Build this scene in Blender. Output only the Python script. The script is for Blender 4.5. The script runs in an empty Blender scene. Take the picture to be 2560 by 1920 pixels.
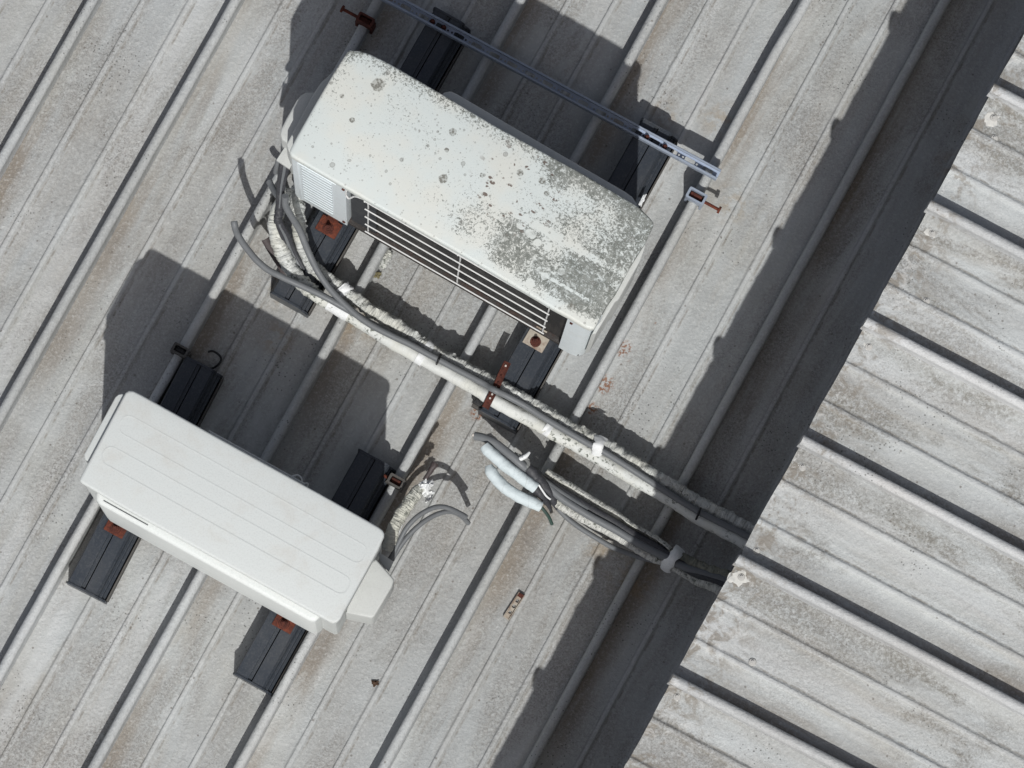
import bpy, bmesh, math, random
from mathutils import Vector, Matrix, Quaternion, noise
random.seed(7)
S = bpy.context.scene
COL = S.collection
R = math.radians
# ---------------------------------------------------------------- camera
F_PX, DIST = 11000.0, 11.0                      # focal length in photo pixels, metres to the roof
dcam = Vector((-350 / F_PX, -1360 / F_PX, -1)).normalized()     # where the roof's own vertical vanishes
Q = dcam.rotation_difference(Vector((0, 0, -1)))
CAM = Q @ Vector((0, 0, -1)) * -DIST
cam = bpy.data.cameras.new('camera'); cam_o = bpy.data.objects.new('camera', cam); COL.objects.link(cam_o)
cam_o.location = CAM; cam_o.rotation_mode = 'QUATERNION'; cam_o.rotation_quaternion = Q
cam.sensor_width = 36; cam.lens = 36 * F_PX / 2560; cam.clip_end = 2000; cam.clip_start = .1
S.camera = cam_o
# ---------------------------------------------------------------- light
SUN = Vector((-.025, -.722, 1.0)).normalized()
w = bpy.data.worlds.new('World'); S.world = w; w.use_nodes = True
nt = w.node_tree; sky = nt.nodes.new('ShaderNodeTexSky'); sky.sky_type = 'NISHITA'; sky.sun_disc = False
sky.sun_elevation = math.asin(SUN.z); sky.sun_rotation = math.atan2(SUN.x, SUN.y)
sky.air_density = .8; sky.dust_density = 3.0; sky.ozone_density = 1.0
hs = nt.nodes.new('ShaderNodeHueSaturation'); hs.inputs['Saturation'].default_value = .6          # hazy bright sky
nt.links.new(sky.outputs[0], hs.inputs['Color']); nt.links.new(hs.outputs[0], nt.nodes['Background'].inputs[0]); nt.nodes['Background'].inputs[1].default_value = .078
sl = bpy.data.lights.new('sun', 'SUN'); sl.energy = 3.45; sl.angle = R(.55); sl.color = (1, .995, .965)
so = bpy.data.objects.new('sun', sl); COL.objects.link(so); so.rotation_euler = SUN.to_track_quat('Z', 'Y').to_euler()
S.view_settings.view_transform = 'Standard'; S.view_settings.look = 'None'
S.view_settings.exposure = 0; S.view_settings.gamma = 1; S.view_settings.use_curve_mapping = False

def P(x, y, z=0.0):
    """world point at height z whose image lies at photo pixel x, y"""
    r = Q @ Vector(((x - 1280) / F_PX, -(y - 960) / F_PX, -1)); return CAM + r * ((z - CAM.z) / r.z)

# ---------------------------------------------------------------- helpers
def tag(o, label=None, cat=None, group=None, kind=None):
    if label: o['label'] = label
    if cat: o['category'] = cat
    if group: o['group'] = group
    if kind: o['kind'] = kind
    return o

def empty(name, loc=(0, 0, 0), rz=0.0, **k):
    o = bpy.data.objects.new(name, None); COL.objects.link(o); o.location = loc; o.rotation_euler = (0, 0, rz)
    o.empty_display_size = .05
    return tag(o, **k)

def link(name, me, mat=None, parent=None, smooth=True, ang=38, loc=None, **k):
    if mat is not None and len(me.materials) == 0: me.materials.append(mat)
    if smooth:
        me.shade_smooth(); me.set_sharp_from_angle(angle=R(ang))
    o = bpy.data.objects.new(name, me); COL.objects.link(o)
    if parent: o.parent = parent
    if loc is not None: o.location = loc
    return tag(o, **k)

def bm_mesh(bm, name='m'):
    bmesh.ops.recalc_face_normals(bm, faces=bm.faces)
    me = bpy.data.meshes.new(name); bm.to_mesh(me); bm.free(); return me

def add_box(bm, c, s, rz=0.0, bev=0.0):
    """box centred at c with full sizes s"""
    m = Matrix.Translation(Vector(c)) @ Matrix.Rotation(rz, 4, 'Z') @ Matrix.Diagonal((*s, 1))
    r = bmesh.ops.create_cube(bm, size=1, matrix=m)
    if bev:
        es = list({e for v in r['verts'] for e in v.link_edges})
        bmesh.ops.bevel(bm, geom=es, offset=bev, segments=2, affect='EDGES', profile=.6)

def box_mesh(s, bev=0.0, c=(0, 0, 0)):
    bm = bmesh.new(); add_box(bm, c, s, 0, bev); return bm_mesh(bm)

def prism(poly, z0, z1, bev=0.0, seg=3, botbev=0.0):
    """solid standing on outline poly (x, y), top edge rounded"""
    bm = bmesh.new()
    a = [bm.verts.new((x, y, z0)) for x, y in poly]; b = [bm.verts.new((x, y, z1)) for x, y in poly]
    n = len(poly)
    bm.faces.new(a[::-1]); bm.faces.new(b)
    for i in range(n): bm.faces.new((a[i], a[(i + 1) % n], b[(i + 1) % n], b[i]))
    bmesh.ops.recalc_face_normals(bm, faces=bm.faces)
    if bev:
        es = [e for e in bm.edges if e.verts[0].co.z > z1 - 1e-6 and e.verts[1].co.z > z1 - 1e-6]
        bmesh.ops.bevel(bm, geom=es, offset=bev, segments=seg, affect='EDGES', profile=.5, clamp_overlap=True)
    return bm_mesh(bm)

def sweep(prof, length, nseg, f=None, closed=False, caps=False):
    """extrude profile (x, z) along -/+y; f(x, y, z) -> displaced point"""
    bm = bmesh.new(); rows = []
    for j in range(nseg + 1):
        y = -length / 2 + length * j / nseg
        rows.append([bm.verts.new(f(x, y, z) if f else (x, y, z)) for x, z in prof])
    n = len(prof)
    for j in range(nseg):
        for i in range(n if closed else n - 1):
            k = (i + 1) % n
            bm.faces.new((rows[j][i], rows[j][k], rows[j + 1][k], rows[j + 1][i]))
    if caps: bm.faces.new(rows[0][::-1]); bm.faces.new(rows[-1])
    return bm_mesh(bm)

def spline(pts, n):
    """Catmull-Rom through pts (tuples of any length), about n samples"""
    p = [pts[0]] + list(pts) + [pts[-1]]; out = []
    k = len(pts) - 1
    for i in range(k):
        m = max(2, n // k)
        for j in range(m):
            t = j / m; a, b, c, d = p[i], p[i + 1], p[i + 2], p[i + 3]
            out.append(tuple(.5 * (2 * b[q] + (c[q] - a[q]) * t + (2 * a[q] - 5 * b[q] + 4 * c[q] - d[q]) * t * t
                                   + (3 * b[q] - a[q] - 3 * c[q] + d[q]) * t ** 3) for q in range(len(b))))
    out.append(tuple(pts[-1])); return out

def tube_mesh(pts, r, seg=10, n=60, wr=0.0, freq=60.0, seed=0, flat=1.0, cap=True, hollow=0.0, arc=None):
    """pts: world points (x, y, z[, radius]); wr: crumple amount relative to the radius; arc=(a0, a1) gives an open shell"""
    sp = spline([tuple(q) if len(q) == 4 else (*q, r) for q in pts], n)
    C = [Vector(q[:3]) for q in sp]; RR = [q[3] for q in sp]
    bm = bmesh.new(); uvl = bm.loops.layers.uv.new('UVMap'); rings = []; L = 0; Ls = []
    for i, c in enumerate(C):
        if i: L += (c - C[i - 1]).length
        Ls.append(L)
        t = (C[min(i + 1, len(C) - 1)] - C[max(i - 1, 0)]).normalized()
        side = t.cross(Vector((0, 0, 1)))
        side = side.normalized() if side.length > 1e-4 else Vector((1, 0, 0))
        up = side.cross(t).normalized()
        ring = []
        m = seg if arc is None else seg + 1
        for k in range(m):
            a = 2 * math.pi * k / seg if arc is None else arc[0] + (arc[1] - arc[0]) * k / seg
            rr = RR[i]
            if wr:
                v = Vector((L * freq + math.cos(a) * .8, math.sin(a) * 2.2 + math.cos(a) * 1.3, seed * 7.3))
                rr *= 1 + wr * noise.noise(v) * 1.4 + wr * .6 * noise.noise(v * 2.7)
            ring.append(bm.verts.new(c + side * math.cos(a) * rr + up * math.sin(a) * rr * flat))
        rings.append(ring)
    for i in range(len(rings) - 1):
        for k in range(seg):
            k2 = (k + 1) % len(rings[i]) if arc is None else k + 1
            f = bm.faces.new((rings[i][k], rings[i][k2], rings[i + 1][k2], rings[i + 1][k]))
            for lp, (uu, vv) in zip(f.loops, ((Ls[i], k), (Ls[i], k + 1), (Ls[i + 1], k + 1), (Ls[i + 1], k))):
                lp[uvl].uv = (uu, vv / seg)
    if arc is None and cap:
        bm.faces.new(rings[0][::-1]); bm.faces.new(rings[-1])
    me = bm_mesh(bm)
    return me

def shell(me, th):
    """give an open sheet real thickness"""
    bm = bmesh.new(); bm.from_mesh(me)
    bmesh.ops.solidify(bm, geom=bm.faces[:], thickness=th)
    bm.to_mesh(me); bm.free(); return me

def crumple(c, s, rz=0.0, amt=.35, freq=40, sub=3, seed=0):
    bm = bmesh.new(); bmesh.ops.create_icosphere(bm, subdivisions=sub, radius=1)
    M = Matrix.Rotation(rz, 4, 'Z')
    for v in bm.verts:
        d = v.co.copy()
        k = 1 + amt * noise.noise(d * 1.7 + Vector((seed * 3.1, 0, 0))) * 1.5 + amt * .7 * noise.noise(d * 4.5 + Vector((0, seed * 2.7, 0)))
        p = Vector((d.x * s[0], d.y * s[1], d.z * s[2])) * k
        v.co = Vector(c) + M @ p
    return bm_mesh(bm)

def plate(outer, holes, th):
    """flat plate (x, y) with holes, via a filled 2D curve"""
    cu = bpy.data.curves.new('c', 'CURVE'); cu.dimensions = '2D'; cu.fill_mode = 'BOTH'; cu.extrude = th / 2
    for lp in [outer] + holes:
        s = cu.splines.new('POLY'); s.points.add(len(lp) - 1); s.use_cyclic_u = True
        for i, (x, y) in enumerate(lp): s.points[i].co = (x, y, 0, 1)
    o = bpy.data.objects.new('c', cu); COL.objects.link(o)
    me = bpy.data.meshes.new_from_object(o.evaluated_get(bpy.context.evaluated_depsgraph_get()))
    bpy.data.objects.remove(o); bpy.data.curves.remove(cu); me.materials.clear()
    return me

def circ(cx, cy, r, n=10): return [(cx + r * math.cos(2 * math.pi * i / n), cy + r * math.sin(2 * math.pi * i / n)) for i in range(n)]
def rrect(x0, y0, x1, y1, r, n=5):
    out = []
    for cx, cy, a in ((x1 - r, y1 - r, 0), (x0 + r, y1 - r, 90), (x0 + r, y0 + r, 180), (x1 - r, y0 + r, 270)):
        for i in range(n + 1):
            t = R(a + 90 * i / n); out.append((cx + r * math.cos(t), cy + r * math.sin(t)))
    return out

# ---------------------------------------------------------------- materials
class N:
    """small node builder"""
    def __init__(s, name, rough=.6, metal=0.0, spec=.3):
        s.m = bpy.data.materials.new(name); s.m.use_nodes = True; s.t = s.m.node_tree
        s.b = s.t.nodes['Principled BSDF']
        s.b.inputs['Roughness'].default_value = rough; s.b.inputs['Metallic'].default_value = metal
        s.b.inputs['Specular IOR Level'].default_value = spec
    def lk(s, a, b): s.t.links.new(a, b)
    def put(s, sock, v):
        if v is None: return
        if hasattr(v, 'is_output'): s.lk(v, sock)
        else: sock.default_value = v
    def geo(s): return s.t.nodes.new('ShaderNodeNewGeometry').outputs['Position']
    def obj(s): return s.t.nodes.new('ShaderNodeTexCoord').outputs['Object']
    def uv(s): return s.t.nodes.new('ShaderNodeTexCoord').outputs['UV']
    def map(s, v, sc=(1, 1, 1), rot=(0, 0, 0), loc=(0, 0, 0)):
        n = s.t.nodes.new('ShaderNodeMapping'); s.lk(v, n.inputs[0]); n.inputs['Scale'].default_value = sc
        n.inputs['Rotation'].default_value = rot; n.inputs['Location'].default_value = loc; return n.outputs[0]
    def noise(s, v, scale, det=3, rough=.55, dist=0.0):
        n = s.t.nodes.new('ShaderNodeTexNoise'); s.lk(v, n.inputs['Vector']); n.inputs['Scale'].default_value = scale
        n.inputs['Detail'].default_value = det; n.inputs['Roughness'].default_value = rough; n.inputs['Distortion'].default_value = dist
        return n.outputs['Fac']
    def vor(s, v, scale, feat='F1', out='Distance', rnd=1.0):
        n = s.t.nodes.new('ShaderNodeTexVoronoi'); n.feature = feat; s.lk(v, n.inputs['Vector'])
        n.inputs['Scale'].default_value = scale; n.inputs['Randomness'].default_value = rnd; return n.outputs[out]
    def ramp(s, f, a, b, lo=0.0, hi=1.0):
        n = s.t.nodes.new('ShaderNodeMapRange'); n.interpolation_type = 'SMOOTHSTEP'; s.lk(f, n.inputs[0])
        n.inputs[1].default_value = a; n.inputs[2].default_value = b; n.inputs[3].default_value = lo; n.inputs[4].default_value = hi
        return n.outputs[0]
    def math(s, op, a, b=None, c=None):
        n = s.t.nodes.new('ShaderNodeMath'); n.operation = op
        for i, v in enumerate((a, b, c)): s.put(n.inputs[i], v)
        return n.outputs[0]
    def mix(s, f, a, b, mode='MIX'):
        n = s.t.nodes.new('ShaderNodeMix'); n.data_type = 'RGBA'; n.blend_type = mode
        s.put(n.inputs[0], f); s.put(n.inputs[6], a); s.put(n.inputs[7], b); return n.outputs[2]
    def sep(s, v):
        n = s.t.nodes.new('ShaderNodeSeparateXYZ'); s.lk(v, n.inputs[0]); return n.outputs
    def bump(s, h, d=.002, st=1.0):
        n = s.t.nodes.new('ShaderNodeBump'); s.lk(h, n.inputs['Height']); n.inputs['Distance'].default_value = d
        n.inputs['Strength'].default_value = st; s.lk(n.outputs[0], s.b.inputs['Normal'])
    def dist(s, v, p):
        n = s.t.nodes.new('ShaderNodeVectorMath'); n.operation = 'DISTANCE'; s.lk(v, n.inputs[0]); n.inputs[1].default_value = p
        return n.outputs['Value']
    def done(s, col=None, rough=None):
        s.put(s.b.inputs['Base Color'], col); s.put(s.b.inputs['Roughness'], rough); return s.m

def c4(*a): return (*a, 1.0) if len(a) == 3 else (a[0], a[0], a[0], 1.0)

def roof_mat(name, base, warm, stain_amt, kind, rib=False):
    n = N(name, .62, 0, .25); p = n.geo(); o = n.obj(); ox = n.sep(o)
    big = n.noise(p, 2.1, 4, .6, .4); mid = n.noise(p, 9, 5, .62, .6); fine = n.noise(p, 110, 2, .5); grain = n.noise(p, 210, 3, .6, .8)
    col = n.mix(n.ramp(big, .38, .66), base, warm)
    # broad brownish weathering drawn out along the sheets
    a_ = R(-28.7) if kind == 'low' else R(61.3)
    pr = n.map(p, (1, 1, 1), (0, 0, -a_))          # x across the ribs, y along them
    w1 = n.noise(n.map(pr, (6.5, 1.7, 1)), 1, 5, .66, .5); w2 = n.noise(n.map(pr, (9, 1.1, 1), (0, 0, 0), (3.1, 7.7, 0)), 1, 5, .64, .4)
    soil = n.ramp(w1, .46, .60); soil2 = n.ramp(w2, .52, .66)
    if not rib:
        pit = n.ramp(n.noise(p, 100, 4, .72, .3), .36, .60)
        col = n.mix(n.math('MULTIPLY', n.math('MULTIPLY', soil, n.math('ADD', n.math('MULTIPLY', pit, .75), .25)), 1.0 if kind == 'up' else .8), col, c4(.185, .175, .15) if kind == 'up' else c4(.25, .24, .222))
        col = n.mix(n.math('MULTIPLY', soil2, .42), col, c4(.31, .28, .235))
    # mottled chalky coating
    col = n.mix(n.ramp(mid, .44, .72, 0, .5), col, c4(.47, .485, .485))
    # streaky grime in the pans, stretched along the ribs
    st = n.noise(n.map(pr, (11, .5, 1)), 1, 3, .55)
    col = n.mix(n.ramp(st, .42, .60, 0, .5), col, c4(.315, .325, .33)); col = n.mix(n.ramp(n.math('SUBTRACT', 1.0, st), .5, .66, 0, .4), col, c4(.50, .505, .51))
    loc = n.map(o, (11, 1.5, 1)); grime = n.noise(loc, 1.0, 5, .62, .3)
    side = n.math('ABSOLUTE', ox[0])
    if kind == 'low':          # dirt settled against the foot of each rib on its right-hand side
        edge = n.ramp(ox[0], .026, .085, 1, 0)
    else:
        edge = n.ramp(side, .02, .09, 1, 0)
    if rib: edge = n.ramp(ox[2], .03, .012, 0, 1) if False else n.math('MULTIPLY', n.ramp(grime, .55, .75), .35)
    g = n.math('MULTIPLY', n.ramp(grime, .34, .58), n.math('ADD', n.math('MULTIPLY', edge, 1.0), .34))
    g = n.math('MULTIPLY', g, n.ramp(n.noise(p, 1.3, 2), .35, .6, .15, 1))
    dirt = n.mix(n.noise(p, 5, 2), c4(.24, .195, .145), c4(.21, .20, .19))
    col = n.mix(n.math('MULTIPLY', g, stain_amt), col, dirt)
    if not rib:            # rubbed crowns of the two stiffening beads and grit caught along their feet
        for bx in (PITCH / 3, PITCH * 2 / 3):
            d = n.math('SUBTRACT', ox[0], bx)
            col = n.mix(n.ramp(n.math('ABSOLUTE', d), .0035, .0062, .28, 0), col, c4(.52, .53, .53))
            gl = n.math('MULTIPLY', n.ramp(n.math('ABSOLUTE', n.math('SUBTRACT', d, .0115)), .001, .004, 1, 0), n.ramp(n.noise(n.map(o, (30, 22, 1)), 1, 4, .7), .42, .6))
            col = n.mix(n.math('MULTIPLY', gl, .6), col, c4(.17, .15, .125))
    # worm-like grain of the weathered paint
    col = n.mix(n.math('MULTIPLY', n.ramp(grain, .36, .56, .62, 0), n.math('ADD', n.math('MULTIPLY', soil, .6), n.ramp(n.noise(p, 2.6, 4, .6), .42, .60, .07, .45)) if not rib else .3), col, c4(.16, .15, .14))
    col = n.mix(n.ramp(grain, .56, .74, 0, .4), col, c4(.55, .565, .56))
    col = n.mix(n.ramp(fine, .5, .75, 0, .25), col, c4(.57, .57, .56))
    # black specks in loose patches
    v = n.vor(p, 95); patch = n.ramp(n.noise(p, 4.2, 3, .6), .52, .66)
    sp = n.math('MULTIPLY', n.ramp(v, .13, .24, 1, 0), patch)
    col = n.mix(n.math('MULTIPLY', sp, .75), col, c4(.07, .07, .065))
    v2 = n.vor(p, 21); sp2 = n.ramp(v2, .045, .075, 1, 0)
    col = n.mix(n.math('MULTIPLY', sp2, .55), col, c4(.09, .07, .055))
    if kind == 'low':          # rust blooms beside one rib
        for (x, y, r) in ((1562, 868, .022), (1553, 884, .012), (1515, 958, .026), (1508, 972, .016), (1482, 1019, .018), (1472, 1026, .012), (1570, 900, .006), (1640, 808, .006), (1192, 1035, .02)):
            d = n.dist(p, tuple(P(x, y, .004))); k = n.math('MULTIPLY', n.ramp(d, r * .5, r * 1.1, 1, 0), n.ramp(n.noise(p, 130, 3, .6), .47, .56))
            col = n.mix(n.math('MULTIPLY', k, .85), col, c4(.20, .085, .04))
        for (x, y, r) in ((1580, 1450, .07), (1500, 1370, .05), (700, 720, .06), (690, 845, .05), (900, 800, .07), (1300, 920, .05), (1830, 510, .06), (1660, 290, .05), (1800, 300, .06), (2380, 420, .05)):
            d = n.dist(p, tuple(P(x, y, .004))); k = n.math('MULTIPLY', n.ramp(d, 0, r * 1.3, .5, 0), n.ramp(n.noise(p, 30, 3, .6), .42, .6))
            col = n.mix(k, col, c4(.27, .20, .12))
    else:                      # dark grime and bare sealant along the eave end of the upper sheets
        e = n.ramp(ox[1], EAVE_Y - .16, EAVE_Y, 0, 1)
        k = n.math('MULTIPLY', e, n.ramp(n.noise(p, 24, 5, .7, .5), .47, .62)); col = n.mix(n.math('MULTIPLY', k, .8), col, c4(.20, .175, .145))
        k = n.math('MULTIPLY', e, n.ramp(n.noise(p, 33, 4, .65, .8), .55, .66)); col = n.mix(n.math('MULTIPLY', k, .4), col, c4(.60, .595, .58))
    hgt = n.math('ADD', n.math('MULTIPLY', grain, .55), n.math('MULTIPLY', fine, .8))
    hgt = n.math('ADD', hgt, n.math('MULTIPLY', n.noise(p, 14, 2), 2.2))
    n.bump(hgt, .0028, .8)
    return n.done(col, n.ramp(mid, .3, .7, .5, .72))

def paint(name, col, dirt=c4(.3), amt=.3, rough=.45, bump=.0004, sc=18):
    n = N(name, rough, 0, .35); p = n.geo()
    a = n.noise(p, sc, 5, .65, .4); c = n.mix(n.ramp(a, .45, .75, 0, amt), col, dirt)
    c = n.mix(n.ramp(n.noise(p, 260, 2), .45, .7, 0, .12), c, c4(.2))
    n.bump(n.noise(p, 90, 3), bump, .6); return n.done(c, n.ramp(a, .3, .7, rough - .06, rough + .14))

def rust_mat(name, a, b, rough=.85):
    n = N(name, rough, 0, .2); p = n.geo(); f = n.noise(p, 110, 5, .7, .5)
    n.bump(n.noise(p, 260, 4, .7), .0015, .9); return n.done(n.mix(n.ramp(f, .35, .65), a, b))

EAVE_Y = 1.35; PITCH = .3127
M = {}
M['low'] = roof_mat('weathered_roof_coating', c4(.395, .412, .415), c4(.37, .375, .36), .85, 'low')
M['up'] = roof_mat('sunlit_roof_coating', c4(.465, .485, .485), c4(.43, .44, .43), .8, 'up')  # paler copy of the lower coating, its tilt towards the sun painted in
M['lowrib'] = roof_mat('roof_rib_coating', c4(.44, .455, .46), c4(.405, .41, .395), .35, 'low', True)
M['uprib'] = roof_mat('sunlit_rib_coating', c4(.53, .535, .54), c4(.50, .49, .48), .4, 'up', True)  # paler rib copy, the same sun put into the colour
M['panel'] = paint('cabinet_paint', c4(.68, .73, .75), c4(.52, .53, .50), .25)
M['louvre'] = paint('louvre_paint', c4(.56, .61, .63), c4(.45, .46, .43), .25)  # panel paint darkened in colour to offset sun caught by the louvre tops
M['panel2'] = paint('clean_cabinet_paint', c4(.54, .56, .55), c4(.47, .455, .42), .5, .45, .0004, 11)
M['front2'] = paint('fan_panel_paint', c4(.62, .64, .625), c4(.6, .58, .55), .2, .45)
M['cover'] = paint('side_cover_paint', c4(.485, .495, .48), c4(.36, .36, .34), .3, .5)
M['chan'] = paint('charcoal_channel_coating', c4(.030, .036, .046), c4(.055, .056, .058), .5, .34, .0004, 7)
M['chan_side'] = paint('channel_side_coating', c4(.065, .06, .055), c4(.12, .11, .10), .5, .6, .0006, 20)
M['rust'] = rust_mat('orange_rust', c4(.15, .042, .024), c4(.07, .024, .018))
M['darkrust'] = rust_mat('dark_red_rust', c4(.105, .034, .024), c4(.055, .02, .016))
M['zinc'] = paint('dull_zinc', c4(.27, .31, .38), c4(.18, .21, .26), .5, .42, .0005, 60)
M['web'] = paint('shade_lifted_zinc_web', c4(.34, .40, .52), c4(.24, .28, .36), .4, .45, .0004, 60)  # strut zinc lightened in colour to make up for shade between the sides
M['wire'] = paint('white_coated_wire', c4(.66, .66, .65), c4(.4), .2, .45)
M['cable'] = paint('grey_cable_sheath', c4(.135, .142, .15), c4(.2), .25, .5, .0003, 50)
M['baserail'] = paint('stained_base_rail', c4(.03, .026, .024), c4(.07, .03, .02), .5, .7, .001, 30)
M['cable_dark'] = paint('dark_cable_sheath', c4(.035, .036, .042), c4(.1), .3, .55, .0004, 60)
M['brown'] = paint('brown_sleeve', c4(.055, .042, .042), c4(.1), .3, .6)
M['green'] = paint('dark_green_wire', c4(.03, .06, .05), c4(.08), .3, .5)
M['copper'] = paint('dull_copper_core', c4(.55, .5, .46), c4(.2), .3, .4)
M['black'] = paint('black_plastic', c4(.012, .012, .013), c4(.05), .3, .45)
M['tape'] = paint('bright_white_tape', c4(.72, .73, .73), c4(.5), .3, .5, .0012, 60)
M['greytape'] = paint('grey_tape', c4(.20, .205, .20), c4(.13), .3, .6, .0015, 60)
M['dirtground'] = paint('yard_ground', c4(.2, .19, .17), c4(.12), .5, .9, .01, 1)
M['wallm'] = paint('rendered_wall', c4(.34, .33, .31), c4(.2), .4, .9, .002, 4)
M['leafm'] = rust_mat('dry_brown_leaf', c4(.10, .06, .04), c4(.045, .03, .02))

def insul(name, col, spot=.25, yellow=.3, wrinkle=True, seam=.02):
    n = N(name, .62, 0, .3); p = n.geo(); uv = n.uv()
    c = n.mix(n.ramp(n.noise(p, 9, 3, .6), .45, .62, 0, yellow), col, c4(.56, .54, .44))
    sp = n.math('MULTIPLY', n.ramp(n.noise(p, 95, 4, .7), .53, .61), n.ramp(n.noise(p, 7, 3), .45, .6))
    c = n.mix(n.math('MULTIPLY', sp, spot * 2.6), c, c4(.13, .14, .12))
    sx = n.map(uv, (1, 1, 1)); u = n.sep(sx)
    tw = n.math('FRACT', n.math('ADD', n.math('MULTIPLY', u[0], 28), u[1]))
    line = n.ramp(tw, .0, .08, 1, 0)
    c = n.mix(n.math('MULTIPLY', n.math('MULTIPLY', line, n.ramp(n.noise(p, 12, 2), .5, .6)), .3), c, c4(.3, .3, .28))
    wr = n.noise(n.map(uv, (125, 1.3, 1)), 1, 3, .6, 1.6)
    h = n.math('ADD', n.math('MULTIPLY', wr, 1.6 if wrinkle else .4), n.math('MULTIPLY', tw, .35))
    if wrinkle: c = n.mix(n.ramp(wr, .34, .46, .5, 0), c, c4(.09, .09, .085))  # crease shade painted dark into the hollows of the wrinkles
    n.bump(h, .006 if wrinkle else .003, .9); return n.done(c)
M['ins'] = insul('white_pipe_wrap', c4(.58, .59, .57), .45, .3, False)
M['insw'] = insul('wrinkled_pipe_wrap', c4(.56, .57, .55), .35, .35, True)
M['insblue'] = insul('clean_white_wrap', c4(.54, .60, .62), .10, .0, False)
M['insdirty'] = insul('dirty_pipe_wrap', c4(.56, .56, .53), .35, .25, True)
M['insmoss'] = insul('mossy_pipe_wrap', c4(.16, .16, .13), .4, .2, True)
M['foam'] = insul('yellowed_foam', c4(.56, .56, .51), .3, .35, True)

def coil_mat():
    n = N('fin_coil', .6, .2, .3); o = n.obj(); x = n.sep(o)
    s = n.math('FRACT', n.math('MULTIPLY', x[0], 330)); d = n.noise(n.map(o, (14, 14, 5)), 1, 5, .7, 1)
    c = n.mix(n.ramp(d, .4, .7), c4(.028, .027, .027), c4(.085, .08, .076)); c = n.mix(n.ramp(n.noise(n.map(o, (60, 60, 300)), 1, 3), .5, .7, 0, .5), c, c4(.03))
    n.bump(s, .002, .5); return n.done(c)
M['coil'] = coil_mat()

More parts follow.
